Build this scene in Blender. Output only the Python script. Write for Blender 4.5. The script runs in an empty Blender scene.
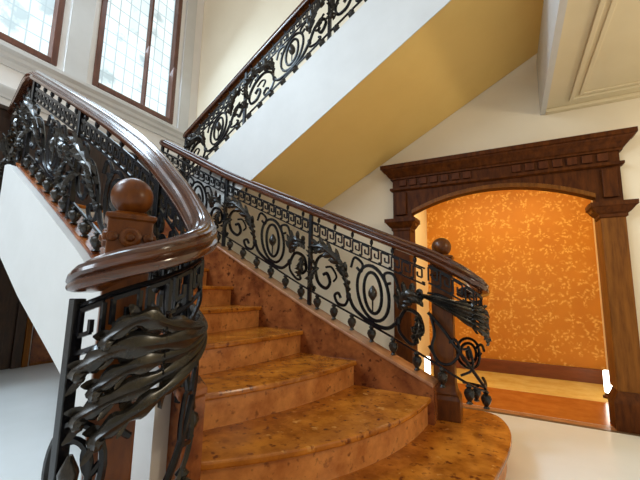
import bpy, math, random
import numpy as np
from mathutils import Vector, Matrix

SC = bpy.context.scene
COL = SC.collection
random.seed(4)

# ------------------------------------------------------------------ camera, world, light
cam_d = bpy.data.cameras.new('camera')
cam = bpy.data.objects.new('camera', cam_d)
COL.objects.link(cam)
SC.camera = cam
F = 350.0
cam_d.sensor_fit = 'HORIZONTAL'
cam_d.sensor_width = 36.0
cam_d.lens = F / 640 * 36.0
cam_d.clip_start = 0.02
_up = np.array([45.0, 2440.0, -F]); _up /= np.linalg.norm(_up)
_v = np.array([-656.0, -38.0, -F]); _v = _v - _up * (_v @ _up)
_X = -_v / np.linalg.norm(_v)
_Y = np.cross(_up, _X)
M4 = Matrix.Identity(4)
for i, ax in enumerate((_X, _Y, _up)):
    for j in range(3):
        M4[i][j] = float(ax[j])
M4[2][3] = 1.0
cam.matrix_world = M4

w = bpy.data.worlds.new('world')
SC.world = w
w.use_nodes = True
w.node_tree.nodes['Background'].inputs[0].default_value = (1.0, 0.91, 0.78, 1)
w.node_tree.nodes['Background'].inputs[1].default_value = 0.52

def area(name, loc, target, sx, sy, power, color):
    d = bpy.data.lights.new(name, 'AREA')
    d.shape = 'RECTANGLE'; d.size = sx; d.size_y = sy; d.energy = power; d.color = color
    o = bpy.data.objects.new(name, d); COL.objects.link(o)
    o.location = loc
    o.rotation_euler = (Vector(target) - Vector(loc)).to_track_quat('-Z', 'Y').to_euler()
    return o
# daylight entering through the tall windows, added left and hall fill lights, alcove ceiling lamp
area('daylight_large', (-4.12, 2.65, 4.4), (0, 1.6, 0.6), 1.0, 2.0, 30, (0.62, 0.82, 1.0))
area('daylight_small', (-4.12, 1.2, 4.4), (0, 0.8, 0.6), 0.9, 2.0, 30, (0.62, 0.82, 1.0))
area('added_daylight_near', (-4.12, -0.35, 4.4), (-1.2, 0.6, 0.0), 0.9, 2.0, 190, (0.66, 0.84, 1.0))  # extra light added at the unseen third window, lifts the left floor
area('left_fill_light', (-3.0, -2.6, 3.8), (-2.0, 0.8, 0.0), 2.0, 2.0, 105, (0.74, 0.88, 1.0))  # unseen fill added to brighten the left flank and floor
_d = bpy.data.lights.new('hall_fill_light', 'POINT'); _d.energy = 52; _d.color = (1.0, 0.88, 0.66); _d.shadow_soft_size = 0.18  # added fill point without a fixture, brightens right wall and ceiling
_o = bpy.data.objects.new('hall_fill_light', _d); COL.objects.link(_o); _o.location = (2.1, 1.7, 1.95)
area('alcove_ceiling_lamp', (0.0, 4.25, 2.42), (0.0, 4.5, 0.4), 1.5, 0.7, 19, (1.0, 0.80, 0.44))

SC.view_settings.view_transform = 'Standard'
SC.view_settings.look = 'None'
SC.view_settings.gamma = 1.0
SC.view_settings.use_curve_mapping = False
SC.view_settings.exposure = 0.15

# ------------------------------------------------------------------ materials
def nmat(name):
    m = bpy.data.materials.new(name); m.use_nodes = True
    nt = m.node_tree
    return m, nt, nt.nodes['Principled BSDF']

def noise_mat(name, c1, c2, scale=4.0, rough=0.5, detail=6.0, lo=0.35, hi=0.65, metallic=0.0, stretch=None, bump=0.0, coat=0.0, specks=None, spec=0.5):
    m, nt, b = nmat(name)
    N, L = nt.nodes, nt.links
    tc = N.new('ShaderNodeTexCoord')
    src = tc.outputs['Object']
    if stretch:
        mp = N.new('ShaderNodeMapping'); mp.inputs['Scale'].default_value = stretch
        L.new(src, mp.inputs['Vector']); src = mp.outputs['Vector']
    nz = N.new('ShaderNodeTexNoise'); nz.inputs['Scale'].default_value = scale; nz.inputs['Detail'].default_value = detail
    nz.inputs['Roughness'].default_value = 0.62
    L.new(src, nz.inputs['Vector'])
    cr = N.new('ShaderNodeValToRGB')
    cr.color_ramp.elements[0].position = lo; cr.color_ramp.elements[0].color = (*c1, 1)
    cr.color_ramp.elements[1].position = hi; cr.color_ramp.elements[1].color = (*c2, 1)
    L.new(nz.outputs['Fac'], cr.inputs['Fac'])
    out = cr.outputs['Color']
    for (col, sc, a, z) in (specks or []):
        n2 = N.new('ShaderNodeTexNoise'); n2.inputs['Scale'].default_value = sc; n2.inputs['Detail'].default_value = 3.0
        L.new(src, n2.inputs['Vector'])
        r2 = N.new('ShaderNodeMapRange'); r2.inputs['From Min'].default_value = a; r2.inputs['From Max'].default_value = z
        L.new(n2.outputs['Fac'], r2.inputs['Value'])
        mx = N.new('ShaderNodeMixRGB'); mx.inputs['Color2'].default_value = (*col, 1)
        L.new(r2.outputs['Result'], mx.inputs['Fac']); L.new(out, mx.inputs['Color1'])
        out = mx.outputs['Color']
    L.new(out, b.inputs['Base Color'])
    b.inputs['Roughness'].default_value = rough
    b.inputs['Metallic'].default_value = metallic
    b.inputs['Specular IOR Level'].default_value = spec
    if coat:
        b.inputs['Coat Weight'].default_value = coat; b.inputs['Coat Roughness'].default_value = 0.1
    if bump:
        bp = N.new('ShaderNodeBump'); bp.inputs['Strength'].default_value = bump; bp.inputs['Distance'].default_value = 0.01
        L.new(nz.outputs['Fac'], bp.inputs['Height']); L.new(bp.outputs['Normal'], b.inputs['Normal'])
    return m

M = {}
M['white'] = noise_mat('white_plaster', (0.60, 0.59, 0.57), (0.64, 0.63, 0.61), 3, 0.6)
M['wallL'] = noise_mat('pale_wall_paint', (0.82, 0.79, 0.76), (0.86, 0.83, 0.80), 2, 0.6)
M['wallB'] = noise_mat('cream_wall_paint', (0.80, 0.70, 0.53), (0.84, 0.74, 0.57), 1.5, 0.6)
M['soffit'] = noise_mat('ochre_soffit_paint', (0.80, 0.53, 0.16), (0.84, 0.57, 0.18), 1.5, 0.6)
M['ceil'] = noise_mat('cream_ceiling_paint', (0.70, 0.59, 0.38), (0.74, 0.63, 0.42), 2, 0.6)
M['floor'] = noise_mat('white_floor_marble', (0.74, 0.76, 0.75), (0.82, 0.84, 0.84), 1.2, 0.18, lo=0.3, hi=0.7, spec=0.3)
M['marble'] = noise_mat('orange_marble', (0.27, 0.075, 0.006), (0.58, 0.205, 0.022), 7, 0.20, detail=9, lo=0.36, hi=0.64,
                        specks=[((0.15, 0.036, 0.006), 26, 0.58, 0.70), ((0.68, 0.34, 0.08), 19, 0.66, 0.78)])
M['riser'] = noise_mat('tan_marble', (0.44, 0.145, 0.034), (0.72, 0.31, 0.09), 8, 0.3, detail=9, lo=0.34, hi=0.62,
                       specks=[((0.26, 0.08, 0.02), 30, 0.60, 0.72)])
M['curb'] = noise_mat('red_brown_marble', (0.13, 0.032, 0.010), (0.34, 0.11, 0.03), 7, 0.25, detail=9, lo=0.36, hi=0.64,
                      specks=[((0.07, 0.018, 0.007), 24, 0.60, 0.70)])
M['curbcap'] = noise_mat('curb_cap_marble', (0.30, 0.13, 0.06), (0.46, 0.23, 0.11), 9, 0.25)
M['rail'] = noise_mat('polished_rail_wood', (0.042, 0.010, 0.003), (0.095, 0.025, 0.006), 6, 0.22, stretch=(1, 1, 4), coat=0.8)
M['newel'] = noise_mat('carved_post_wood', (0.080, 0.021, 0.003), (0.160, 0.046, 0.006), 7, 0.3, stretch=(4, 4, 1), spec=0.3)
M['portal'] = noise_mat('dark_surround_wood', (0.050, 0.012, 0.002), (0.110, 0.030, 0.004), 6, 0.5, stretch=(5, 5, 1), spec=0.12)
M['dentil'] = noise_mat('dentil_wood', (0.065, 0.016, 0.004), (0.11, 0.030, 0.007), 6, 0.5, stretch=(5, 5, 1), spec=0.15)
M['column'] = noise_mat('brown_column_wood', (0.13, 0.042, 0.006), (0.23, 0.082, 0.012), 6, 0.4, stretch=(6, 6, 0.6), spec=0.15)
M['winwood'] = noise_mat('window_wood', (0.09, 0.032, 0.020), (0.15, 0.055, 0.032), 6, 0.4, stretch=(5, 5, 1))
M['darkwood'] = noise_mat('dark_door_wood', (0.020, 0.010, 0.006), (0.05, 0.022, 0.012), 6, 0.4, stretch=(6, 6, 1))
M['iron'] = noise_mat('black_iron', (0.003, 0.003, 0.004), (0.008, 0.008, 0.010), 9, 0.26, spec=0.32)
M['leaf'] = noise_mat('dark_bronze_leaf', (0.006, 0.006, 0.006), (0.030, 0.024, 0.017), 14, 0.24, spec=0.5)
M['orangefl'] = noise_mat('threshold_marble', (0.40, 0.11, 0.012), (0.52, 0.17, 0.025), 6, 0.2)
M['yellowfl'] = noise_mat('reflection_yellow_marble', (0.76, 0.48, 0.11), (0.90, 0.66, 0.22), 5, 0.2)  # yellow of light reflecting off the floor, painted into the marble colour
M['basewood'] = noise_mat('brown_skirting_wood', (0.14, 0.034, 0.008), (0.20, 0.052, 0.012), 6, 0.35, stretch=(1, 5, 5))
M['jamb'] = noise_mat('yellow_jamb_paint', (0.84, 0.72, 0.46), (0.88, 0.76, 0.50), 2, 0.6)
M['line'] = noise_mat('dark_floor_line', (0.10, 0.06, 0.03), (0.16, 0.10, 0.05), 8, 0.3)

def wallpaper():
    m, nt, b = nmat('orange_floral_wallpaper')
    N, L = nt.nodes, nt.links
    tc = N.new('ShaderNodeTexCoord')
    nz = N.new('ShaderNodeTexNoise'); nz.inputs['Scale'].default_value = 3.0; nz.inputs['Detail'].default_value = 5
    L.new(tc.outputs['Object'], nz.inputs['Vector'])
    base = N.new('ShaderNodeValToRGB')
    base.color_ramp.elements[0].position = 0.3; base.color_ramp.elements[0].color = (0.54, 0.185, 0.006, 1)
    base.color_ramp.elements[1].position = 0.7; base.color_ramp.elements[1].color = (0.61, 0.225, 0.010, 1)
    L.new(nz.outputs['Fac'], base.inputs['Fac'])
    out = base.outputs['Color']
    def mth(op, a, bb=None):
        n = N.new('ShaderNodeMath'); n.operation = op
        for i, v in enumerate((a, bb)):
            if v is None: continue
            if isinstance(v, (int, float)): n.inputs[i].default_value = v
            else: L.new(v, n.inputs[i])
        return n.outputs[0]
    wn = N.new('ShaderNodeTexNoise'); wn.inputs['Scale'].default_value = 6.0; wn.inputs['Detail'].default_value = 2; L.new(tc.outputs['Object'], wn.inputs['Vector'])
    wm = N.new('ShaderNodeVectorMath'); wm.operation = 'MULTIPLY_ADD'; wm.inputs[1].default_value = (0.06, 0.06, 0.06)
    L.new(wn.outputs['Color'], wm.inputs[0]); L.new(tc.outputs['Object'], wm.inputs[2]); warp = wm.outputs[0]
    masks = []
    for sc, petals, rad, rnd, a, z in ((5.0, 5, 0.50, 0.55, -0.16, 0.16), (19.0, 2, 0.56, 1.0, -0.16, 0.20)):
        mp = N.new('ShaderNodeMapping'); mp.inputs['Scale'].default_value = (sc, 0.0, sc); mp.inputs['Location'].default_value = (petals, 0, 1.7 * petals)
        L.new(warp, mp.inputs['Vector'])
        vo = N.new('ShaderNodeTexVoronoi'); vo.voronoi_dimensions = '3D'; vo.inputs['Scale'].default_value = 1.0; vo.inputs['Randomness'].default_value = rnd
        L.new(mp.outputs['Vector'], vo.inputs['Vector'])
        sub = N.new('ShaderNodeVectorMath'); sub.operation = 'SUBTRACT'
        L.new(mp.outputs['Vector'], sub.inputs[0]); L.new(vo.outputs['Position'], sub.inputs[1])
        sx = N.new('ShaderNodeSeparateXYZ'); L.new(sub.outputs[0], sx.inputs[0])
        sc2 = N.new('ShaderNodeSeparateColor'); L.new(vo.outputs['Color'], sc2.inputs[0])
        ang = mth('ADD', mth('ARCTAN2', sx.outputs['Z'], sx.outputs['X']), mth('MULTIPLY', sc2.outputs[0], 6.28))
        r = mth('SQRT', mth('ADD', mth('MULTIPLY', sx.outputs['X'], sx.outputs['X']), mth('MULTIPLY', sx.outputs['Z'], sx.outputs['Z'])))
        lim = mth('MULTIPLY', mth('ADD', mth('MULTIPLY', mth('COSINE', mth('MULTIPLY', ang, float(petals))), 0.4), 0.6), rad)
        mr = N.new('ShaderNodeMapRange'); mr.inputs['From Min'].default_value = a; mr.inputs['From Max'].default_value = z
        L.new(mth('SUBTRACT', lim, r), mr.inputs['Value']); masks.append(mr.outputs['Result'])
    mx = N.new('ShaderNodeMixRGB'); mx.inputs['Color2'].default_value = (0.80, 0.44, 0.09, 1)
    L.new(mth('MULTIPLY', masks[0], masks[1]), mx.inputs['Fac']); L.new(out, mx.inputs['Color1'])
    out = mx.outputs['Color']
    L.new(out, b.inputs['Base Color'])
    b.inputs['Roughness'].default_value = 0.6
    return m
M['paper'] = wallpaper()

def glass():
    m, nt, b = nmat('leaded_daylit_glass')
    N, L = nt.nodes, nt.links
    tc = N.new('ShaderNodeTexCoord')
    mp = N.new('ShaderNodeMapping'); mp.inputs['Rotation'].default_value = (0, math.radians(90), 0)
    L.new(tc.outputs['Object'], mp.inputs['Vector'])
    sw = N.new('ShaderNodeSeparateXYZ'); L.new(tc.outputs['Object'], sw.inputs[0])
    cb = N.new('ShaderNodeCombineXYZ'); L.new(sw.outputs['Y'], cb.inputs[0]); L.new(sw.outputs['Z'], cb.inputs[1])
    br = N.new('ShaderNodeTexBrick'); br.offset = 0.0; br.inputs['Scale'].default_value = 1.0
    br.inputs['Brick Width'].default_value = 0.13; br.inputs['Row Height'].default_value = 0.19; br.inputs['Mortar Size'].default_value = 0.008
    br.inputs['Color1'].default_value = (0.84, 0.93, 0.95, 1); br.inputs['Color2'].default_value = (0.66, 0.80, 0.84, 1); br.inputs['Mortar'].default_value = (0.36, 0.46, 0.50, 1)
    L.new(cb.outputs[0], br.inputs['Vector'])
    vo = N.new('ShaderNodeTexVoronoi'); vo.feature = 'SMOOTH_F1'; vo.inputs['Scale'].default_value = 3.2
    L.new(cb.outputs[0], vo.inputs['Vector'])
    nz = N.new('ShaderNodeTexNoise'); nz.inputs['Scale'].default_value = 16; L.new(cb.outputs[0], nz.inputs['Vector'])
    ad = N.new('ShaderNodeMath'); ad.operation = 'MULTIPLY_ADD'; ad.inputs[1].default_value = 0.35
    L.new(nz.outputs['Fac'], ad.inputs[0]); L.new(vo.outputs['Distance'], ad.inputs[2])
    mr = N.new('ShaderNodeMapRange'); mr.inputs['From Min'].default_value = 0.47; mr.inputs['From Max'].default_value = 0.33; mr.inputs['To Max'].default_value = 0.85
    L.new(ad.outputs[0], mr.inputs['Value'])
    mx = N.new('ShaderNodeMixRGB'); mx.inputs['Color2'].default_value = (0.30, 0.40, 0.44, 1)
    L.new(mr.outputs['Result'], mx.inputs['Fac']); L.new(br.outputs['Color'], mx.inputs['Color1'])
    L.new(mx.outputs['Color'], b.inputs['Emission Color']); b.inputs['Emission Strength'].default_value = 1.0
    b.inputs['Base Color'].default_value = (0.3, 0.35, 0.36, 1); b.inputs['Roughness'].default_value = 0.15
    return m
M['glass'] = glass()
m, nt, b = nmat('white_lamp_glow'); b.inputs['Emission Color'].default_value = (1, 0.93, 0.8, 1); b.inputs['Emission Strength'].default_value = 5.0
M['lamp'] = m

# ------------------------------------------------------------------ mesh helpers
class MB:
    def __init__(s): s.v = []; s.f = []
    def add(s, vs, fs):
        o = len(s.v); s.v += [tuple(map(float, p)) for p in vs]; s.f += [tuple(i + o for i in f) for f in fs]; return s
    def box(s, x0, x1, y0, y1, z0, z1):
        vs = [(x, y, z) for z in (z0, z1) for y in (y0, y1) for x in (x0, x1)]
        return s.add(vs, [(0, 2, 3, 1), (4, 5, 7, 6), (0, 1, 5, 4), (2, 6, 7, 3), (0, 4, 6, 2), (1, 3, 7, 5)])
    def hexa(s, bot, top):
        n = len(bot); vs = list(bot) + list(top)
        fs = [tuple(range(n - 1, -1, -1)), tuple(range(n, 2 * n))] + [(i, (i + 1) % n, n + (i + 1) % n, n + i) for i in range(n)]
        return s.add(vs, fs)
    def prism(s, poly, z0, z1):
        return s.hexa([(p[0], p[1], z0) for p in poly], [(p[0], p[1], z1) for p in poly])
    def tube(s, pts, r, n=6, taper=None):
        pts = [Vector(p) for p in pts]
        k = len(pts); vs = []; fs = []
        prev = None
        for i, p in enumerate(pts):
            t = (pts[min(i + 1, k - 1)] - pts[max(i - 1, 0)])
            if t.length < 1e-9: t = Vector((0, 0, 1))
            t.normalize()
            if prev is None:
                a = Vector((0, 0, 1)) if abs(t.z) < 0.9 else Vector((1, 0, 0))
                u = t.cross(a).normalized()
            else:
                u = prev - t * prev.dot(t)
                u = u.normalized() if u.length > 1e-6 else t.orthogonal().normalized()
            prev = u
            q = t.cross(u)
            rr = r if taper is None else r * taper(i / max(1, k - 1))
            for j in range(n):
                an = 2 * math.pi * (j + 0.5) / n
                vs.append(p + u * (math.cos(an) * rr) + q * (math.sin(an) * rr))
        for i in range(k - 1):
            for j in range(n):
                fs.append((i * n + j, i * n + (j + 1) % n, (i + 1) * n + (j + 1) % n, (i + 1) * n + j))
        fs.append(tuple(range(n - 1, -1, -1))); fs.append(tuple((k - 1) * n + j for j in range(n)))
        return s.add(vs, fs)
    def lathe(s, o, prof, n=12, ax=(0, 0, 1)):
        a = Vector(ax).normalized(); u = a.orthogonal().normalized(); q = a.cross(u); o = Vector(o)
        vs = []; fs = []
        for r, h in prof:
            for j in range(n):
                an = 2 * math.pi * j / n
                vs.append(o + a * h + u * (r * math.cos(an)) + q * (r * math.sin(an)))
        k = len(prof)
        for i in range(k - 1):
            for j in range(n):
                fs.append((i * n + j, i * n + (j + 1) % n, (i + 1) * n + (j + 1) % n, (i + 1) * n + j))
        fs.append(tuple(range(n - 1, -1, -1))); fs.append(tuple((k - 1) * n + j for j in range(n)))
        return s.add(vs, fs)
    def strip(s, rows):                                     # grid of points -> open surface
        n = len(rows[0]); vs = [p for r in rows for p in r]
        return s.add(vs, [(i * n + j, i * n + j + 1, (i + 1) * n + j + 1, (i + 1) * n + j) for i in range(len(rows) - 1) for j in range(n - 1)])
    def loft(s, rings):                                     # closed rings -> solid
        n = len(rings[0]); vs = [p for r in rings for p in r]; k = len(rings)
        fs = [(i * n + j, i * n + (j + 1) % n, (i + 1) * n + (j + 1) % n, (i + 1) * n + j) for i in range(k - 1) for j in range(n)]
        fs += [tuple(range(n - 1, -1, -1)), tuple((k - 1) * n + j for j in range(n))]
        return s.add(vs, fs)
    def build(s, name, mat, parent=None, smooth=False, bevel=0.0, kind=None, label=None):
        me = bpy.data.meshes.new(name); me.from_pydata(s.v, [], s.f); me.update()
        import bmesh
        bm = bmesh.new(); bm.from_mesh(me); bmesh.ops.recalc_face_normals(bm, faces=bm.faces); bm.to_mesh(me); bm.free()
        me.materials.append(mat)
        o = bpy.data.objects.new(name, me); COL.objects.link(o)
        if smooth:
            for p in me.polygons: p.use_smooth = True
            me.set_sharp_from_angle(angle=math.radians(38))
        if bevel:
            bv = o.modifiers.new('bevel', 'BEVEL'); bv.width = bevel; bv.segments = 2; bv.limit_method = 'ANGLE'
        if parent is not None:
            o.parent = parent
            o.matrix_parent_inverse = Matrix.Translation(-parent.location) if parent.type == 'EMPTY' else Matrix.Identity(4)
        if kind: o['kind'] = kind
        if label: o['label'] = label
        return o

def tag(o, label, cat, group=None):
    o['label'] = label; o['category'] = cat
    if group: o['group'] = group
    return o
def thing(name, label, cat, loc=(0, 0, 0), group=None):
    o = bpy.data.objects.new(name, None); COL.objects.link(o); o.location = loc; o.empty_display_size = 0.1
    return tag(o, label, cat, group)
def struct(o):
    o['kind'] = 'structure'; return o

def catmull(P, per=10):
    P = np.array(P, float); n = len(P); out = []
    Q = np.vstack([2 * P[0] - P[1], P, 2 * P[-1] - P[-2]])
    for i in range(n - 1):
        p0, p1, p2, p3 = Q[i:i + 4]
        for k in range(per):
            t = k / per
            out.append(0.5 * (2 * p1 + (p2 - p0) * t + (2 * p0 - 5 * p1 + 4 * p2 - p3) * t * t + (3 * p1 - p0 - 3 * p2 + p3) * t ** 3))
    out.append(P[-1])
    return np.array(out)

# ------------------------------------------------------------------ room shell
YB = 3.61; XL = -4.2; ZC = 2.65
struct(MB().box(-5.6, 5.0, -3.5, YB, -0.12, 0.0).build('floor', M['floor']))
struct(MB().box(-1.3, 1.3, YB, 4.35, -0.12, 0.001).build('floor_threshold', M['orangefl']))
struct(MB().box(-1.6, 1.6, 4.35, 5.3, -0.12, 0.002).build('floor_alcove', M['yellowfl']))
struct(MB().box(-0.55, 5.0, YB - 0.14, YB - 0.10, 0.0, 0.004).build('trim_1', M['line']))
struct(MB().box(-0.55, 5.0, YB - 0.10, YB - 0.015, 0.0, 0.003).build('trim_2', M['curbcap']))

# back wall with the alcove opening
mb = MB()
mb.box(XL - 0.2, -0.93, YB, YB + 0.18, 0, 6.6); mb.box(0.74, 5.0, YB, YB + 0.18, 0, 6.6); mb.box(-0.93, 0.74, YB, YB + 0.18, 2.05, 6.6)
struct(mb.build('wall_back', M['wallB']))
# alcove
struct(MB().box(-1.6, 1.6, 5.22, 5.36, 0, 2.5).build('wall_alcove_back', M['paper']))
struct(MB().box(-1.14, -1.03, YB + 0.18, 5.22, 0, 2.5).build('wall_alcove_left', M['jamb']))
struct(MB().box(0.93, 1.05, YB + 0.18, 5.22, 0, 2.5).build('wall_alcove_right', M['jamb']))
struct(MB().box(-1.6, 1.6, YB + 0.18, 5.36, 2.5, 2.6).build('ceiling_alcove', M['jamb']))
struct(MB().box(-1.03, 0.93, 5.18, 5.22, 0, 0.16).build('baseboard_alcove', M['basewood'], bevel=0.006))

# window wall: windows as real openings
W1 = (0.62, 1.70, 3.34, 5.9); W2 = (2.07, 3.19, 3.34, 5.9); W3 = (-0.85, 0.22, 3.34, 5.9)
mb = MB()
P0, P1, PZ = 0.22, 2.9, 1.42           # low passage under the landing
for (y0, y1, z0, z1) in ((-3.5, W3[0], 0, 6.6), (W3[0], W3[1], 0, W3[2]), (W3[0], W3[1], W3[3], 6.6), (W3[1], W1[0], PZ, 6.6), (W1[0], W1[1], PZ, W1[2]), (W1[0], W1[1], W1[3], 6.6),
                         (W1[1], W2[0], PZ, 6.6), (W2[0], W2[1], PZ, W2[2]), (W2[0], W2[1], W2[3], 6.6), (P1, W2[1], 0, PZ), (W2[1], YB + 0.18, 0, 6.6)):
    mb.box(XL - 0.2, XL, y0, y1, z0, z1)
struct(mb.build('wall_left', M['wallL']))
def window(name, W, mull):
    y0, y1, z0, z1 = W
    root = bpy.data.objects.new(name, None); COL.objects.link(root); root.location = (XL, (y0 + y1) / 2, z0); struct(root)
    t = 0.065
    f = MB()
    f.box(XL - 0.12, XL + 0.02, y0, y0 + t, z0, z1); f.box(XL - 0.12, XL + 0.02, y1 - t, y1, z0, z1)
    f.box(XL - 0.12, XL + 0.02, y0 + t, y1 - t, z0, z0 + t); f.box(XL - 0.12, XL + 0.02, y0 + t, y1 - t, z1 - t, z1)
    f.build('window_frame', M['winwood'], root, bevel=0.008)
    for my in mull:
        f = MB(); f.box(XL - 0.11, XL - 0.0, my - 0.014, my + 0.014, z0 + t, z1 - t)
        f.build('mullion', M['winwood'], root, bevel=0.006)
    MB().box(XL - 0.09, XL - 0.07, y0 + t, y1 - t, z0 + t, z1 - t).build('pane', M['glass'], root)
window('window_1', W1, [1.0])
window('window_2', W2, [2.74])
window('window_3_added', W3, [-0.35])  # out-of-view window added to bring more daylight to the left side
# moulded bands below the windows and pilaster strips beside them
def extrude_y(prof, y0, y1):
    return MB().loft([[(XL + p, y, z) for p, z in prof] for y in (y0, y1)])
sill = [(0, 3.10), (0.02, 3.10), (0.02, 3.16), (0.045, 3.18), (0.045, 3.22), (0.08, 3.25), (0.08, 3.285), (0, 3.285)]
struct(extrude_y(sill, -3.4, YB).build('trim_3', M['white'], smooth=True))
sill2 = [(0, 2.78), (0.018, 2.78), (0.018, 2.82), (0.04, 2.85), (0.04, 2.89), (0, 2.89)]
struct(extrude_y(sill2, -3.4, YB).build('trim_4', M['white'], smooth=True))
for i, (y0, y1) in enumerate(((1.76, 2.0), (3.27, 3.45))):
    struct(MB().box(XL, XL + 0.03, y0, y1, 3.285, 6.5).build('trim_%d' % (5 + i), M['white'], bevel=0.006))
XP = -5.35
struct(MB().box(XP - 0.15, XP, P0 - 0.1, P1 + 0.1, 0, PZ).build('wall_passage_back', M['wallL']))
struct(MB().box(XP, XL - 0.2, P0 - 0.1, P0, 0, PZ).build('wall_passage_front', M['wallL']))
struct(MB().box(XP, XL - 0.2, P1, P1 + 0.1, 0, PZ).build('wall_passage_side', M['wallL']))
struct(MB().box(XP - 0.15, XL - 0.2, P0 - 0.1, P1 + 0.1, PZ, PZ + 0.1).build('ceiling_passage', M['white']))
struct(MB().box(XP, XP + 0.02, 2.30, P1, 0.03, 1.36).build('wainscot_left', M['curb']))
struct(MB().box(XP, XP + 0.03, 2.30, P1, 0.0, 0.03).build('baseboard_left', M['column']))
# hall ceiling on the right with fascia and moulding
ceil = MB().box(0.37, 5.0, -3.5, YB, ZC, ZC + 0.5).build('ceiling', M['ceil']); struct(ceil)
mb = MB()
for k, (a, h) in enumerate(((0.16, 0.018), (0.22, 0.012))):
    mb.box(0.37 + a, 5.0, YB - a - 0.03, YB - a, ZC - h, ZC); mb.box(0.37 + a, 0.37 + a + 0.03, -3.5, YB - a - 0.03, ZC - h, ZC)
struct(mb.build('ceiling_trim', M['ceil'], bevel=0.004))
struct(MB().box(0.37, 5.0, YB - 0.06, YB, ZC - 0.03, ZC).build('ceiling_cornice', M['ceil'], bevel=0.006))
struct(MB().box(0.33, 0.37, -3.5, YB, ZC - 0.02, ZC + 0.5).build('ceiling_fascia', M['white']))

# dark door by the landing
dr = bpy.data.objects.new('door_1', None); COL.objects.link(dr); dr.location = (XP, 1.7, 0); struct(dr)
mb = MB(); mb.box(XP, XP + 0.05, 2.10, 2.20, 0, PZ); mb.box(XP, XP + 0.05, 1.0, 1.1, 0, PZ); mb.box(XP, XP + 0.05, 1.1, 2.10, PZ - 0.09, PZ)
mb.build('door_frame', M['darkwood'], dr, bevel=0.006)
mb = MB(); mb.box(XP, XP + 0.02, 1.1, 2.10, 0, PZ - 0.09); mb.box(XP + 0.02, XP + 0.035, 1.2, 1.55, 0.2, 1.2); mb.box(XP + 0.02, XP + 0.035, 1.65, 2.0, 0.2, 1.2)
mb.build('door_panel', M['darkwood'], dr, bevel=0.006)
MB().box(XP + 0.0, XP + 0.06, 2.205, 2.265, 0, PZ).build('door_jamb', M['column'], dr)
mb = MB(); mb.box(XL, XL + 0.008, -3.4, YB - 0.02, 1.72, 2.66); mb.box(XL, XL + 0.03, -3.4, YB - 0.02, 2.66, 2.70)
for k in range(11): mb.box(XL + 0.008, XL + 0.016, 2.92 - 0.6 * k, 3.42 - 0.6 * k, 1.82, 2.58)
struct(mb.build('wainscot_landing', M['darkwood'], bevel=0.006))

# ------------------------------------------------------------------ arched wooden surround
pt = thing('arch_surround', 'dark carved wooden surround with dentil cornice framing the arched orange alcove', 'doorway', (-0.1, YB, 0))
XA, XB = -1.045, 0.845
Y0 = YB
def cornice_ring(d, x0, x1, z):
    return [(x0 - d, YB, z), (x0 - d, YB - d - 0.06, z), (x1 + d, YB - d - 0.06, z), (x1 + d, YB, z)]
rings = [cornice_ring(d, XA, XB, z) for d, z in ((0.02, 2.175), (0.02, 2.19), (0.035, 2.20), (0.055, 2.23), (0.085, 2.262), (0.09, 2.275), (0.105, 2.28), (0.105, 2.318))]
MB().loft(rings).build('cornice', M['portal'], pt)
MB().box(XA, XB, YB - 0.06, YB, 2.085, 2.176).build('frieze', M['portal'], pt)
MB().loft([cornice_ring(d, XA, XB, z) for d, z in ((0.005, 2.05), (0.025, 2.06), (0.025, 2.082), (0.0, 2.085))]).build('fillet', M['portal'], pt)
nd = 17
for i in range(nd):
    if 7 <= i <= 9: continue
    x = XA + 0.06 + (XB - XA - 0.12) * (i + 0.5) / nd
    MB().box(x - 0.036, x + 0.036, YB - 0.082, YB - 0.06, 2.097, 2.165).build('dentil', M['dentil'], pt, bevel=0.004)
# spandrel panel above the segmental arch
XS0, XS1 = -0.85, 0.665; ZS, ZCR = 1.80, 1.975
def archz(x):
    c = (XS0 + XS1) / 2; h = (XS1 - XS0) / 2; R = (h * h + (ZCR - ZS) ** 2) / (2 * (ZCR - ZS))
    return ZCR - R + math.sqrt(max(0, R * R - (x - c) ** 2))
xs = [XS0 + (XS1 - XS0) * i / 28 for i in range(29)]
mb = MB()
poly = [(XA, 2.05), (XA, 1.745), (XS0, 1.745)] + [(x, archz(x)) for x in xs] + [(XS1, 1.745), (XB, 1.745), (XB, 2.05)]
mb.add([(x, YB - 0.05, z) for x, z in poly] + [(x, YB + 0.05, z) for x, z in poly],
       [tuple(range(len(poly))), tuple(range(2 * len(poly) - 1, len(poly) - 1, -1))] + [(i, (i + 1) % len(poly), len(poly) + (i + 1) % len(poly), len(poly) + i) for i in range(len(poly))])
mb.build('arch_panel', M['portal'], pt)
mb = MB()
mb.loft([[(x, YB - 0.066, archz(x)), (x, YB - 0.066, archz(x) + 0.035), (x, YB - 0.05, archz(x) + 0.04), (x, YB - 0.05, archz(x))] for x in xs])
mb.build('arch_moulding', M['column'], pt, smooth=True)
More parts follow.
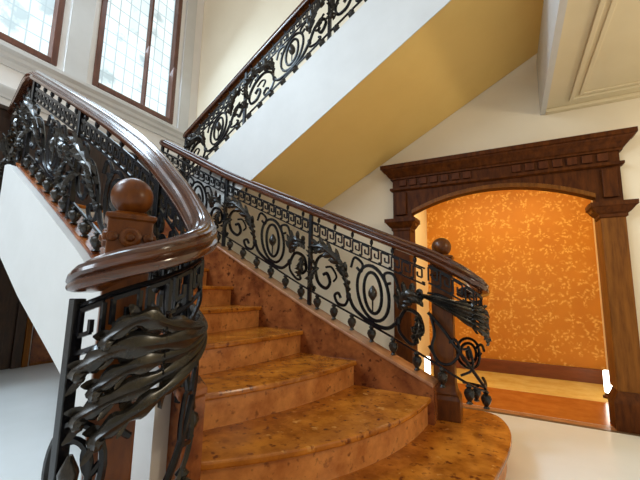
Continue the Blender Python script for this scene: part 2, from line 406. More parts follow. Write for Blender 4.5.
for (a, b_, mt) in ((XA, XS0 - 0.02, 'portal'), (XS1 + 0.02, XB, 'column')):
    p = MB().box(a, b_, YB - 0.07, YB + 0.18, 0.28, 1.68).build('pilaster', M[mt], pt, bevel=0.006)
    def rg(d, z): return [(a - d, YB + 0.1, z), (a - d, YB - 0.07 - d, z), (b_ + d, YB - 0.07 - d, z), (b_ + d, YB + 0.1, z)]
    MB().loft([rg(d, z) for d, z in ((0.0, 1.62), (0.012, 1.63), (0.012, 1.65), (0.03, 1.665), (0.06, 1.705), (0.07, 1.71), (0.07, 1.745))]).build('capital', M['portal'], p)
    MB().box(a + 0.03, b_ - 0.03, YB - 0.082, YB - 0.05, 1.79, 2.03).build('bracket', M['portal'], p, bevel=0.006)
    MB().loft([rg(d, z) for d, z in ((0.035, 0.0), (0.035, 0.20), (0.028, 0.22), (0.012, 0.25), (0.0, 0.28))]).build('plinth', M['portal'], p)
    s = XS0 + 0.02 if a == XA else XS1 - 0.02
    MB().loft([[(s - e, YB - 0.04 - e, z), (s + e, YB - 0.04 - e, z), (s + e, YB + 0.04 + e, z), (s - e, YB + 0.04 + e, z)] for e, z in ((0.008, 1.68), (0.02, 1.71), (0.034, 1.745))]).build('corbel', M['column'], p)
for x, yl, lab in ((-0.88, 4.3, 'small white glowing floor lamp inside the alcove beside its left pilaster'), (0.81, 4.55, 'small white glowing floor lamp inside the alcove beside its right pilaster')):
    lm = thing('floor_uplight', lab, 'lamp', (x, yl, 0.002), 'uplights in the alcove')
    MB().lathe((x, yl, 0.002), ((0.05, 0), (0.05, 0.02), (0.03, 0.03), (0.03, 0.05))).build('base', M['portal'], lm, smooth=True)
    MB().lathe((x, yl, 0.052), ((0.03, 0), (0.034, 0.02), (0.034, 0.2), (0.026, 0.21))).build('lamp_shade', M['lamp'], lm, smooth=True)

# ------------------------------------------------------------------ lower staircase
R_ = 0.17
RX = {2: -0.50, 3: -1.01, 4: -1.49, 5: -1.95, 6: -2.30, 7: -2.62, 8: -2.91, 9: -3.17, 10: -3.42}
LX = {2: -1.15, 3: -1.42, 4: -1.69, 5: -1.95, 6: -2.20, 7: -2.45, 8: -2.70, 9: -2.95, 10: -3.20}
BUL = {2: 0.17, 3: 0.09, 4: 0.06, 5: 0.03, 6: 0.015}
rc = catmull([(-0.46, 2.49), (-1.0, 2.49), (-1.5, 2.54), (-2.0, 2.59), (-2.5, 2.60), (-3.0, 2.57), (-3.42, 2.53)])
def ryc(x):   # right curb centre line
    return float(np.interp(-x, -rc[:, 0], rc[:, 1]))
def lyc(x):   # left string centre line
    return float(np.interp(x, [-3.2, -0.95], [1.17, 0.93]))
T = 0.075
def nose(k, off=0.0, n=14, ends=0.0):
    r = np.array([RX[k], ryc(RX[k]) - T + ends]); l = np.array([LX[k], lyc(LX[k]) + T - ends])
    d = (l - r) / np.linalg.norm(l - r); nn = np.array([-d[1], d[0]])
    if nn[0] < 0: nn = -nn
    c = (r + l) / 2 + nn * 2 * BUL.get(k, 0.0)
    out = []
    for i in range(n + 1):
        t = i / n
        out.append((1 - t) ** 2 * r + 2 * t * (1 - t) * c + t * t * l + nn * off)
    return out
stair = thing('marble_staircase', 'curved lower flight of orange marble steps rising to the landing by the windows', 'staircase', (-1.2, 1.7, 0))
# starting platform
pl_ = catmull([(-0.62, 2.85), (-0.36, 2.89), (-0.15, 2.87), (-0.055, 2.68), (-0.035, 2.40), (-0.085, 2.0), (-0.19, 1.5), (-0.40, 1.0), (-0.66, 0.55), (-0.92, 0.30), (-1.17, 0.30), (-1.32, 0.46), (-1.34, 0.75), (-1.26, 0.95)], 6)
cen = np.array([-0.62, 1.6])
inner = [tuple(p + (cen - p) / np.linalg.norm(cen - p) * 0.06) for p in pl_]
MB().prism(inner, 0.0, R_ - 0.035).build('riser', M['riser'], stair)
MB().prism([tuple(p) for p in pl_], R_ - 0.035, R_).build('tread', M['marble'], stair, bevel=0.010)
for k in range(2, 11):
    z = R_ * k
    a = nose(k, 0.03); 
    if k < 10: bk = nose(k + 1, -0.03)
    else: bk = [(XL + 0.012, y) for y in np.linspace(2.6, 1.28, 15)]
    MB().hexa([(p[0], p[1], z - 0.032) for p in a] + [(p[0], p[1], z - 0.032) for p in bk[::-1]],
              [(p[0], p[1], z) for p in a] + [(p[0], p[1], z) for p in bk[::-1]]).build('tread' if k < 10 else 'landing', M['marble'], stair, bevel=0.009)
    f0 = nose(k, 0.0); f1 = nose(k, -0.03)
    MB().hexa([(p[0], p[1], z - R_) for p in f0] + [(p[0], p[1], z - R_) for p in f1[::-1]],
              [(p[0], p[1], z - 0.032) for p in f0] + [(p[0], p[1], z - 0.032) for p in f1[::-1]]).build('riser', M['riser'], stair)
# right curb: body + cap
CZR = [(-0.46, 0.42), (-0.70, 0.53), (-1.0, 0.67), (-1.4, 0.85), (-2.05, 1.17), (-2.55, 1.44), (-3.42, 1.85)]
def czr(x): 
    P = CZR[::-1]; return float(np.interp(x, [p[0] for p in P], [p[1] for p in P]))
xs = np.linspace(-0.46, -3.42, 60)
def botz(x): return max(0.0, float(np.interp(x, [-3.42, -2.62, -1.94, -1.0], [1.38, 0.93, 0.61, 0.10])))
def czs(x): return 0.25 * czr(x - 0.15) + 0.5 * czr(x) + 0.25 * czr(min(-0.46, x + 0.15)) if x < -0.6 else czr(x)
MB().loft([[(x, ryc(x) - T, min(botz(x), 0.30 + 0 * x) if x > -1.6 else botz(x) + 0.05), (x, ryc(x) + T, min(botz(x), 0.3) if x > -1.6 else botz(x) + 0.05), (x, ryc(x) + T, czs(x) - 0.025), (x, ryc(x) - T, czs(x) - 0.025)] for x in xs]).build('curb', M['curb'], stair)
MB().loft([[(x, ryc(x) - T - 0.012, czs(x) - 0.025), (x, ryc(x) + T + 0.012, czs(x) - 0.025), (x, ryc(x) + T + 0.012, czs(x)), (x, ryc(x) - T - 0.012, czs(x))] for x in xs]).build('curb_cap', M['curbcap'], stair, bevel=0.006)
# left string: marble inside, white plaster flank outside
CZL = [(-3.2, 1.90), (-2.58, 1.58), (-2.1, 1.32), (-1.88, 1.20), (-1.4, 0.90), (-1.1, 0.68), (-0.98, 0.60)]
def czl(x): return float(np.interp(x, [p[0] for p in CZL], [p[1] for p in CZL]))
xl = np.linspace(-3.2, -1.02, 50)
MB().loft([[(x, lyc(x) - 0.02, max(0.17, botz(x))), (x, lyc(x) + T, max(0.17, botz(x))), (x, lyc(x) + T, czl(x) - 0.025), (x, lyc(x) - 0.02, czl(x) - 0.025)] for x in xl]).build('curb', M['curb'], stair)
MB().loft([[(x, lyc(x) - 0.045, czl(x) - 0.02), (x, lyc(x) + T + 0.012, czl(x) - 0.02), (x, lyc(x) + T + 0.012, czl(x) + 0.005), (x, lyc(x) - 0.045, czl(x) + 0.005)] for x in xl]).build('curb_cap', M['curb'], stair, bevel=0.006)
xf = np.linspace(-3.26, -1.10, 50)
MB().loft([[(x, lyc(x) - T - 0.01, botz(x)), (x, lyc(x) - 0.02, botz(x)), (x, lyc(x) - 0.02, czl(x) - 0.022), (x, lyc(x) - T - 0.01, czl(x) - 0.022)] for x in xf]).build('stair_flank', M['white'], stair, label='white plastered outer flank')
# soffit of the lower flight
xq = np.linspace(-3.30, -1.20, 40)
MB().loft([[(x, lyc(x) - 0.02, botz(x)), (x, ryc(x), botz(x)), (x, ryc(x), botz(x) + 0.04), (x, lyc(x) - 0.02, botz(x) + 0.04)] for x in xq]).build('stair_soffit', M['white'], stair)
MB().hexa([(-3.2, 1.09, 1.42), (-3.3, 2.6, 1.42), (XL + 0.012, 2.6, 1.42), (XL + 0.012, 1.40, 1.42)], [(-3.2, 1.09, 1.665), (-3.3, 2.6, 1.665), (XL + 0.012, 2.6, 1.665), (XL + 0.012, 1.40, 1.665)]).build('landing_slab', M['white'], stair)

# ------------------------------------------------------------------ upper staircase along the back wall
up = thing('upper_staircase', 'upper flight crossing above with white string and ochre underside', 'staircase', (-2.0, 3.0, 1.7))
def ys(x): return 2.35 - 0.1237 * (x + 0.28)
def zs_str(x): return 2.47 + (x + 2.74) * 0.489      # top of string
def zs_bot(x): return 2.08 + (x + 2.12) * 0.511      # lower edge of string
def zw(x): return 2.385 + (x + 1.20) * 0.560          # soffit along the wall
xu = np.linspace(-3.42, 1.1, 40)
MB().loft([[(x, ys(x), zs_bot(x)), (x, ys(x) + 0.07, zs_bot(x)), (x, ys(x) + 0.07, zs_str(x)), (x, ys(x), zs_str(x))] for x in xu]).build('string', M['white'], up)
def ruled(x, t, dz):
    x = x + 0.2 * t
    y0 = ys(x) + 0.005; y = y0 + (YB - 0.008 - y0) * t
    return (x, y, zs_bot(x) * (1 - t) + zw(x) * t + dz)
MB().loft([[ruled(x, t, -0.002) for t in np.linspace(0, 1, 7)] + [ruled(x, t, 0.05) for t in np.linspace(1, 0.075, 7)] for x in np.linspace(-2.22, 0.9, 34)]).build('stair_soffit', M['soffit'], up, smooth=True, label='ochre painted underside')
MB().loft([[ruled(x, t, -0.002) for t in np.linspace(0, 1, 7)] + [ruled(x, t, 0.05) for t in np.linspace(1, 0.075, 7)] for x in list(np.linspace(-3.42, -2.22, 14))]).build('stair_soffit', M['wallB'], up, smooth=True, label='cream painted lower end of the underside')
for k in range(14):
    x0 = -3.38 + 0.315 * k; z = 1.87 + 0.158 * k
    y0 = ys(x0) + 0.075
    MB().hexa([(x0, y0, z - 0.03), (x0 + 0.33, y0, z - 0.03), (x0 + 0.33, YB - 0.008, z - 0.03), (x0, YB - 0.008, z - 0.03)], [(x0, y0, z), (x0 + 0.33, y0, z), (x0 + 0.33, YB - 0.008, z), (x0, YB - 0.008, z)]).build('tread', M['marble'], up)
MB().hexa([(-3.3, 2.66, 1.42), (-3.3, YB - 0.008, 1.42), (XL + 0.012, YB - 0.008, 1.42), (XL + 0.012, 2.61, 1.42)], [(-3.3, 2.66, 1.70), (-3.3, YB - 0.008, 1.70), (XL + 0.012, YB - 0.008, 1.70), (XL + 0.012, 2.61, 1.70)]).build('landing', M['white'], up)

# ------------------------------------------------------------------ balustrades
class Rail:
    """handrail path with the curb line below; maps (s along, t up, n out) to space"""
    def __init__(s, ctrl, per=12):
        C_ = catmull(ctrl, per); s.C = C_
        d = np.linalg.norm(np.diff(C_[:, :3], axis=0), axis=1); s.S = np.concatenate([[0], np.cumsum(d)]); s.L = s.S[-1]
    def row(s, x):
        x = min(max(x, -0.3), s.L + 0.3)
        if x < 0 or x > s.L:
            i = 0 if x < 0 else len(s.S) - 1; j = 1 if x < 0 else i - 1
            k = (x - s.S[i]) / (s.S[j] - s.S[i]); return s.C[i] + (s.C[j] - s.C[i]) * k
        return np.array([np.interp(x, s.S, s.C[:, c]) for c in range(4)])
    def at(s, x, t, n=0.0):
        r = s.row(x); a = s.row(x - 0.02); b = s.row(x + 0.02); d = (b - a)[:2]; d = d / (np.linalg.norm(d) + 1e-9)
        zb = r[3]; zt = r[2] - 0.045
        return Vector((r[0] + d[1] * n, r[1] - d[0] * n, zb + (zt - zb) * t))
    def h(s, x):
        r = s.row(x); return r[2] - 0.045 - r[3]

_H = [(0.034, -0.050), (0.052, -0.044), (0.060, -0.030), (0.058, -0.016), (0.044, -0.007), (0.050, -0.001), (0.057, 0.010), (0.052, 0.022), (0.036, 0.026), (0.038, 0.037), (0.030, 0.042), (0.024, 0.039), (0.018, 0.047), (0.009, 0.047), (0.006, 0.053)]
PROF = _H + [(-a, b) for a, b in _H[::-1]]
def handrail(rail, parent, name='handrail', scale=0.86, step=0.03, s0=0.0, s1=None):
    s1 = rail.L if s1 is None else s1
    n = max(4, int((s1 - s0) / step)); rings = []
    for i in range(n + 1):
        x = s0 + (s1 - s0) * i / n
        p = rail.row(x); a = rail.row(x - 0.02); b = rail.row(x + 0.02)
        t = Vector((b - a)[:3]).normalized(); side = t.cross(Vector((0, 0, 1))).normalized(); upv = side.cross(t)
        k = scale * (0.55 if i in (0, n) else (0.85 if i in (1, n - 1) else 1.0))
        rings.append([Vector(p[:3]) + side * (u * k) + upv * (v * k) for u, v in PROF])
    return MB().loft(rings).build(name, M['rail'], parent, smooth=True)

def spiral_pts(P): return [tuple(p) for p in catmull(P, 7)]

NH = 0.72   # nominal panel height the pattern is drawn in
SCROLLS = [([(.40, .22), (.355, .36), (.25, .455), (.12, .43), (.06, .33), (.09, .22), (.17, .20), (.215, .26), (.185, .315), (.145, .295)], .0105),
           ([(.40, .22), (.365, .155), (.295, .14), (.265, .185), (.30, .215), (.325, .19)], .009),
           ([(.40, .24), (.46, .165), (.60, .135), (.73, .155), (.82, .24)], .0105),
           ([(.42, .45), (.455, .535), (.525, .515), (.515, .455), (.475, .47)], .008),
           ([(.83, .45), (.785, .535), (.715, .515), (.725, .455), (.765, .47)], .008),
           ([(.82, .24), (.88, .345), (.97, .35), (1.0, .27), (.955, .215), (.925, .26)], .0105),
           ([(.82, .24), (.83, .18), (.90, .145), (.945, .165), (.92, .195)], .008),
           ([(.05, .47), (.10, .535), (.17, .52), (.16, .475), (.13, .485)], .008),
           ([(.17, .36), (.23, .38), (.28, .33), (.25, .28)], .007)]
LEAVES = [([(.395, .37), (.34, .445), (.26, .485), (.17, .51), (.08, .485)], .058), ([(.40, .26), (.41, .33), (.385, .39), (.33, .42)], .032), ([(.83, .33), (.86, .40), (.92, .465), (.99, .475)], .055),
          ([(.10, .33), (.055, .27), (.045, .20), (.085, .16)], .032), ([(.06, .33), (.04, .40), (.06, .46)], .028), ([(.97, .36), (.985, .29), (.955, .20)], .030)]
OVAL = (.615, .345, .135, .185, .075, .140)

def lobe(mb, rail, s0, sc, a, b, wd, n0, n1, hs=1.0):
    """one pointed lobe from a to b (drawing plane), ridged, bending out of the plane from n0 to n1"""
    a = np.array(a); b = np.array(b); d = b - a; L = np.linalg.norm(d) + 1e-9; d = d / L; nn = np.array([-d[1], d[0]])
    rings = []
    for i in range(7):
        x = i / 6
        wv = wd * (0.35 + 0.65 * math.sin(math.pi * (0.12 + 0.80 * x))) * (1.0 if i < 6 else 0.35)
        p = a + d * L * x; nv = n0 + (n1 - n0) * x * x + 0.010 * math.sin(math.pi * x)
        f = [(p - nn * wv, nv - 0.006), (p - nn * wv * 0.5, nv + 0.004), (p, nv + 0.012), (p + nn * wv * 0.5, nv + 0.004), (p + nn * wv, nv - 0.006), (p, nv - 0.007)]
        rings.append([rail.at(s0 + q[0] * sc, q[1] * hs / NH, v) for q, v in f])
    mb.loft(rings)
def frond(mb, rail, s0, sc, spine, wd, nside, big, extra):
    P = catmull(spine, 6); k = len(P); rings = []
    for i, p in enumerate(P):
        x = i / (k - 1); t = P[min(i + 1, k - 1)] - P[max(i - 1, 0)]; t = t / (np.linalg.norm(t) + 1e-9); nn = np.array([-t[1] / max(0.3, sc), t[0]])
        wv = wd * (0.20 + 0.80 * math.sin(math.pi * (0.06 + 0.84 * x)) ** 0.8) * (0.76 + 0.24 * math.cos(11 * math.pi * x))
        nv = nside * big * (0.010 + 0.050 * math.sin(math.pi * 0.62 * x) + extra + (0.02 * max(0, x - .75) / .25))
        f = [(-1, -0.010), (-0.72, 0.002), (-0.40, 0.004), (0, 0.013), (0.40, 0.004), (0.72, 0.002), (1, -0.010), (0, -0.012)]
        rings.append([rail.at(s0 + (p + nn * wv * e)[0] * sc, (p + nn * wv * e)[1] / NH, nv + nside * o) for e, o in f])
    mb.loft(rings)
    e = P[-1]
    mb.lathe(rail.at(s0 + e[0] * sc, e[1] / NH, nside * big * 0.06), [(0.003, -0.013), (0.011, -0.008), (0.014, 0), (0.011, 0.008), (0.003, 0.013)], 8)
def add_leaf(mb, rail, s0, sc, spine, wd, nside=1.0, lift=0.035, hs=1.0, lobes=5):
    P = catmull(spine, 6); k = len(P)
    def pos(x):
        i = min(k - 1, max(0, x * (k - 1))); a = int(i); f = i - a
        return P[a] if a >= k - 1 else P[a] * (1 - f) + P[a + 1] * f
    def tan(x):
        d = pos(min(1, x + 0.05)) - pos(max(0, x - 0.05)); return d / (np.linalg.norm(d) + 1e-9)
    nof = lambda x: nside * (0.012 + lift * math.sin(math.pi * x * 0.85))
    for j in range(lobes):                                 # paired side lobes, longest in the middle
        x = 0.10 + 0.80 * j / max(1, lobes - 1)
        ln = wd * (0.75 + 0.75 * math.sin(math.pi * (0.15 + 0.75 * x)))
        p = pos(x); t = tan(x); nn = np.array([-t[1], t[0]])
        for sd in (-1, 1):
            q = p + t * ln * 0.75 + nn * sd * ln * 0.80
            lobe(mb, rail, s0, sc, p, q, wd * 0.40, nof(x) * 1.0, nof(x) + nside * 0.022, hs)
    m_ = 16; rings = []
    for i in range(m_ + 1):                                 # raised midrib blade
        x = i / m_; p = pos(x); t = tan(x); nn = np.array([-t[1], t[0]])
        wv = wd * 0.58 * (0.25 + 0.75 * math.sin(math.pi * (0.10 + 0.86 * x))); nv = nof(x) + nside * 0.02 * x * x
        f = [(p - nn * wv, nv - 0.003), (p - nn * wv * 0.5, nv + nside * 0.010), (p, nv + nside * 0.016), (p + nn * wv * 0.5, nv + nside * 0.010), (p + nn * wv, nv - 0.003), (p, nv - nside * 0.008)]
        rings.append([rail.at(s0 + q[0] * sc, q[1] * hs / NH, v) for q, v in f])
    mb.loft(rings)
    lobe(mb, rail, s0, sc, pos(0.92), pos(1.0) + tan(1.0) * wd * 0.6, wd * 0.30, nof(0.92), nof(1.0) + nside * 0.03, hs)

def key_band(mb, rail, sa, sb, v0=0.575, v1=0.655, r=0.0078):
    u = 0.088; n = max(1, int(round((sb - sa) / u))); du = (sb - sa) / n
    for t in (v0 - 0.012, v1 + 0.012):
        m_ = max(4, int((sb - sa) / 0.05))
        mb.tube([rail.at(sa + (sb - sa) * i / m_, t / NH) for i in range(m_ + 1)], 0.008, 4)
    for i in range(n):
        x = sa + du * i
        pts = [(0, v0), (0, v1), (.74, v1), (.74, v0 + .32 * (v1 - v0)), (.34, v0 + .32 * (v1 - v0)), (.34, v0 + .66 * (v1 - v0))]
        for a, b in zip(pts[:-1], pts[1:]):
            e = 0.0
            mb.tube([rail.at(x + a[0] * du, a[1] / NH), rail.at(x + b[0] * du, b[1] / NH)], r, 4)
        mb.tube([rail.at(x + .74 * du, v0 / NH), rail.at(x + du, v0 / NH)], r, 4)

CUP = [(0.006, 0.0), (0.022, 0.006), (0.012, 0.016), (0.025, 0.032), (0.034, 0.052), (0.028, 0.070), (0.013, 0.078), (0.022, 0.088), (0.008, 0.10)]
def bay(rail, root, sa, sb, nside, flip=False, detail=True, r_=1.0):
    L = sb - sa; sc = L / 1.04
    if flip: s0, sc = sb, -sc
    else: s0 = sa
    kb = MB(); key_band(kb, rail, sa + 0.015, sb - 0.015); kb.build('greek_key_band', M['iron'], root)
    m_ = max(4, int(L / 0.05))
    MB().tube([rail.at(sa + L * i / m_, 0.118 / NH) for i in range(m_ + 1)], 0.009, 4).build('bottom_bar', M['iron'], root)
    m2 = MB()
    for P, r in SCROLLS:
        m2.tube([rail.at(s0 + p[0] * sc, p[1] / NH) for p in spiral_pts(P)], r * 1.22 * r_, 6)
    for kx, ky in ((.40, .235), (.82, .245)):
        m2.lathe(rail.at(s0 + kx * sc, ky / NH), [(0.004, -0.03), (0.018, -0.018), (0.021, 0), (0.018, 0.018), (0.004, 0.03)], 8)
    m2.build('scrollwork', M['iron'], root, smooth=True)
    cx, cy, ra, rb, rc_, rd = OVAL
    for a, b in ((ra, rb), (rc_, rd)):
        pts = [rail.at(s0 + (cx + a * math.cos(q)) * sc, (cy + b * math.sin(q)) / NH) for q in np.linspace(0, 2 * math.pi, 29)]
        MB().tube(pts, 0.0115 * r_, 6).build('oval_ring', M['iron'], root, smooth=True)
    c = rail.at(s0 + cx * sc, (cy - rd) / NH)
    MB().lathe(c, [(0.005, 0), (0.007, 0.09), (0.016, 0.10), (0.032, 0.125), (0.034, 0.15), (0.024, 0.175), (0.006, 0.20)], 10).build('tulip_bud', M['leaf'], root, smooth=True)
    for sp, wd in LEAVES:
        mb = MB(); add_leaf(mb, rail, s0, sc, sp, wd, nside); mb.build('acanthus_leaf', M['leaf'], root, smooth=True)
    n = max(1, int(L / 0.165))
    for i in range(n):
        x = sa + L * (i + 0.5) / n
        p = rail.at(x, 0.004); hh = rail.h(x) * 0.118 / NH
        MB().lathe(p, [(r, z * hh / 0.10) for r, z in CUP], 9).build('tulip_cup', M['leaf'], root, smooth=True)
        q = rail.at(x, 0.68 / NH); h2 = rail.h(x) * 0.04 / NH
        MB().lathe(q, [(0.003, -h2 * 0.2), (0.013, h2 * 0.25), (0.013, h2 * 0.7), (0.004, h2)], 8).build('top_bead', M['iron'], root, smooth=True)

def bar(rail, root, x, hw=0.015, t1=1.0):
    a = rail.at(x, 0.0); b = rail.at(x, t1)
    MB().box(a.x - hw, a.x + hw, a.y - hw, a.y + hw, a.z - 0.0, b.z).build('post', M['iron'], root, bevel=0.003)

def volute_iron(rail, root, sa, sb, nside, big=1.0, vs=0.0, wk=1.0, du=0.0):
    L = sb - sa
    kb = MB(); key_band(kb, rail, sa + 0.01, sb - 0.01, 0.60, 0.685); kb.build('greek_key_band', M['iron'], root)
    m_ = 18
    MB().tube([rail.at(sa + L * i / m_, 0.118 / NH) for i in range(m_ + 1)], 0.009, 4).build('bottom_bar', M['iron'], root)
    for tips in (((.615, .80, .030), (.565, .87, .034), (.515, .82, .030)), ((.465, .86, .030), (.415, .80, .030))):
        mb = MB()
        for c, (tv, tu, wd) in enumerate(tips):
            tv = .40 + (tv - .40) * wk + vs * .6; wd *= wk; tu -= du
            b0 = .405 + vs
            sp = [(.03 - du, b0), (.28 - du, b0 + (tv - b0) * .30 + .012), (.55 - du, b0 + (tv - b0) * .70 + .012), (tu - .10, tv + .004), (tu, tv - .012), (tu + .012, tv - .034)]
            frond(mb, rail, sa, L, sp, wd, nside, big, 0.010 * (1 - abs(c - 1)))
            for b in (.42, .62, .80):                        # short notched side lobes along each frond
                k = int(b * 5 * 6); Pp = catmull(sp, 6); p = Pp[k]; t = Pp[k + 1] - Pp[k - 1]; t = t / np.linalg.norm(t); nn = np.array([-t[1] * .16, t[0]])
                for sd in (-1, 1):
                    lobe(mb, rail, sa, L, p, p + t * np.array([.055, .055]) + nn * sd * .034, .012, nside * 0.03 * big, nside * 0.055 * big)
        mb.build('acanthus_leaf', M['leaf'], root, smooth=True)
    m2 = MB()
    for P, r in (([(.0, .40), (.16, .34), (.34, .25), (.50, .17), (.62, .13)], .011), ([(.0, .20), (.10, .14), (.22, .18), (.30, .28), (.26, .33), (.20, .29)], .009),
                 ([(.70, .36), (.78, .40), (.86, .37), (.84, .32), (.79, .34)], .009), ([(.0, .52), (.15, .55), (.30, .545), (.45, .53)], .008),
                 ([(.02, .40), (.06, .30), (.03, .20), (.08, .13)], .010), ([(.60, .13), (.70, .155), (.78, .18)], .010), ([(.30, .14), (.42, .22), (.40, .32), (.33, .30)], .008)):
        m2.tube([rail.at(sa + p[0] * L, p[1] / NH) for p in spiral_pts(P)], r, 6)
    m2.build('scrollwork', M['iron'], root, smooth=True)
    for a, b in ((.085, .105), (.055, .07)):
        pts = [rail.at(sb - 0.05 + a * math.cos(q), (.33 + b * math.sin(q)) / NH) for q in np.linspace(0, 2 * math.pi, 27)]
        MB().tube(pts, 0.0105, 6).build('oval_ring', M['iron'], root, smooth=True)
    MB().lathe(rail.at(sb - 0.05, .28 / NH), [(0.005, 0), (0.02, 0.03), (0.024, 0.06), (0.006, 0.10)], 9).build('tulip_bud', M['leaf'], root, smooth=True)
    n = max(2, int(L / 0.15))
    for i in range(n):
        x = sa + L * (i + 0.5) / n
        hh = rail.h(x) * 0.118 / NH
        MB().lathe(rail.at(x, 0.004), [(r, z * hh / 0.10) for r, z in CUP], 9).build('tulip_cup', M['leaf'], root, smooth=True)
    if big > 0.5: bar(rail, root, sb - 0.01)

# right-hand balustrade (x, y, z of rail centre, z of curb top)
rr = Rail([(-3.45, 2.50, 2.66, 1.86), (-3.0, 2.57, 2.42, 1.655), (-2.5, 2.60, 2.155, 1.415), (-2.0, 2.59, 1.925, 1.15), (-1.5, 2.54, 1.70, 0.895), (-1.0, 2.49, 1.475, 0.675), (-0.70, 2.48, 1.345, 0.535),
           (-0.48, 2.48, 1.25, 0.42), (-0.31, 2.48, 1.155, 0.33), (-0.20, 2.54, 1.075, 0.27), (-0.17, 2.66, 1.03, 0.25), (-0.22, 2.77, 1.005, 0.25), (-0.34, 2.81, 1.0, 0.25)])
rb = thing('stair_balustrade', 'curved iron balustrade with wooden handrail on the right of the lower steps', 'railing', (-1.0, 2.49, 0.67), 'wrought iron balustrades')
handrail(rr, rb)
def sx(rail, x, lo=0.0, hi=None):       # arc length where the path first reaches x
    i = int(np.argmin(np.abs(rail.C[:, 0] - x) + (0 if hi is None else 10 * (rail.S > hi)))); return float(rail.S[i])
lim = rr.L - 0.7
s_n = sx(rr, -0.50, hi=lim + 0.2); s_b = sx(rr, -1.46, hi=lim); s_c = sx(rr, -2.50, hi=lim); s_t = 0.03
for a, b in ((s_t, s_c), (s_c, s_b), (s_b, s_n)): bay(rr, rb, a, b, 1.0, r_=1.12)
for x in (s_t, s_c, s_b): bar(rr, rb, x)
volute_iron(rr, rb, s_n, rr.L - 0.01, 1.0, 0.40, 0.075, 0.75, 0.14)

# left-hand balustrade, with the landing rail in front
rl = Rail([(-3.13, 1.145, 2.60, 1.875), (-2.59, 1.09, 2.30, 1.585), (-1.83, 1.01, 1.87, 1.17), (-1.42, 0.97, 1.61, 0.92), (-1.2, 0.95, 1.43, 0.75), (-1.05, 0.93, 1.29, 0.58),
           (-0.95, 0.89, 1.19, 0.42), (-0.885, 0.78, 1.135, 0.30), (-0.88, 0.66, 1.09, 0.22), (-0.91, 0.58, 1.06, 0.185), (-0.96, 0.535, 1.03, 0.175), (-1.03, 0.525, 1.005, 0.175)])
lb = thing('stair_balustrade', 'curved iron balustrade with wooden handrail on the left, curling round the nearest newel post', 'railing', (-1.8, 1.0, 1.2), 'wrought iron balustrades')
handrail(rl, lb, scale=0.80)
s_e = sx(rl, -1.06, hi=rl.L - 0.5)
q = [0.03, sx(rl, -2.18, hi=rl.L - 0.5), sx(rl, -1.32, hi=rl.L - 0.5), s_e]
for a, b in zip(q[:-1], q[1:]): bay(rl, lb, a, b, 1.0)
for x in q[:3]: bar(rl, lb, x)
bar(rl, lb, s_e)
volute_iron(rl, lb, s_e + 0.02, rl.L - 0.01, -1.0, 0.55)
rg_ = Rail([(-3.15, 1.15, 2.60, 1.72), (-3.35, 1.19, 2.62, 1.72), (-3.9, 1.33, 2.65, 1.72), (-4.18, 1.40, 2.66, 1.72)])
lr = thing('landing_balustrade', 'short level iron balustrade on the landing, running to the window wall at far left', 'railing', (-3.7, 1.28, 1.7), 'wrought iron balustrades')
handrail(rg_, lr)
bay(rg_, lr, 0.06, rg_.L - 0.04, -1.0)
bar(rg_, lr, rg_.L - 0.04)

# upper balustrade
def uz(x): return 2.81 + (x + 3.40) * 0.489
upr = Rail([(x, ys(x) + 0.035, uz(x), zs_str(x) + 0.002) for x in np.linspace(-3.4, 0.6, 14)])
ub = thing('stair_balustrade', 'straight iron balustrade with wooden handrail climbing the upper flight', 'railing', (-2.0, 2.6, 2.8), 'wrought iron balustrades')
handrail(upr, ub, scale=0.72)
marks = [0.05, sx(upr, -2.35), sx(upr, -1.30), sx(upr, -0.25), upr.L - 0.05]
for a, b in zip(marks[:-1], marks[1:]): bay(upr, ub, a, b, 1.0, r_=1.12)
for x in marks: bar(upr, ub, x)

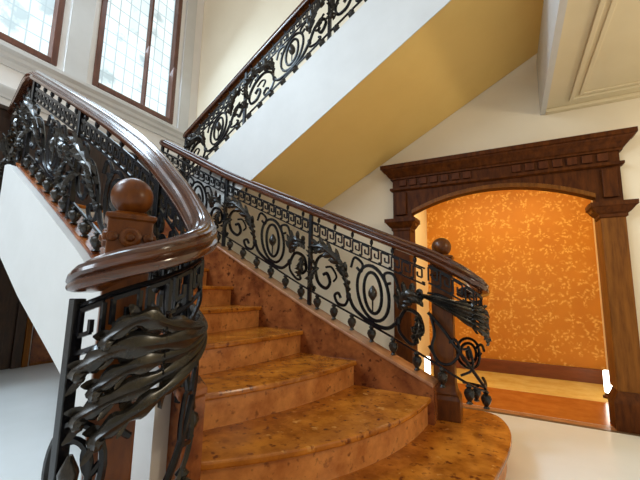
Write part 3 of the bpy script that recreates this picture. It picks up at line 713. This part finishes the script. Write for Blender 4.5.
# ------------------------------------------------------------------ newel posts
def newel(loc, rot, zb, ball_z, br, hs, label):
    n = thing('newel_post', label, 'newel post', (loc[0], loc[1], zb), 'wooden newel posts')
    cx, cy = loc; ca, sa_ = math.cos(rot), math.sin(rot)
    def sq(h, z): return [(cx + ca * a - sa_ * b, cy + sa_ * a + ca * b, z) for a, b in ((-h * hs, -h * hs), (h * hs, -h * hs), (h * hs, h * hs), (-h * hs, h * hs))]
    zt = ball_z - 0.065
    sh = MB().loft([sq(h, z) for h, z in ((0.072, zb + 0.16), (0.065, zb + 0.18), (0.060, zb + 0.22), (0.060, zt - 0.16), (0.062, zt - 0.15))]).build('shaft', M['newel'], n, bevel=0.006)
    MB().loft([sq(h, z) for h, z in ((0.085, zb), (0.085, zb + 0.13), (0.078, zb + 0.15), (0.072, zb + 0.16))]).build('plinth', M['newel'], n, bevel=0.005)
    cap = MB().loft([sq(h, z) for h, z in ((0.062, zt - 0.150), (0.068, zt - 0.140), (0.062, zt - 0.128), (0.062, zt - 0.022), (0.070, zt - 0.018), (0.070, zt - 0.004), (0.050, zt + 0.002), (0.040, zt + 0.01))]).build('capital', M['newel'], n, bevel=0.004)
    for k in range(4):
        an = rot + k * math.pi / 2; d = Vector((math.cos(an), math.sin(an), 0)); sd = Vector((-d.y, d.x, 0))
        c = Vector((cx, cy, zt - 0.075)) + d * 0.061 * hs
        mb = MB(); mb.lathe(c, [(0.004, 0.020), (0.010, 0.018), (0.014, 0.010), (0.022, 0.012), (0.030, 0.008), (0.032, 0.0)][::-1], 12, d)
        mb.build('rosette', M['newel'], cap, smooth=True)
        for s_ in (-1, 1):
            MB().lathe(c + sd * (0.048 * s_), [(0.016, 0.0), (0.014, 0.010), (0.003, 0.014)], 8, d).build('scroll_carving', M['newel'], cap, smooth=True)
    prof = [(0.05, -0.066), (0.045, -0.058)] + [(br * math.sin(a), -br * math.cos(a)) for a in np.linspace(0.55, math.pi - 0.02, 16)]
    MB().lathe((cx, cy, ball_z), prof, 24).build('ball_finial', M['newel'], n, smooth=True)
    return n
newel((-1.065, 0.685), -0.50, R_, 1.288, 0.062, 1.0, 'nearest wooden newel post with ball top, inside the left handrail curl')
newel((-0.42, 2.63), 0.05, R_, 1.325, 0.068, 1.15, 'far wooden newel post with ball top, in front of the orange alcove')
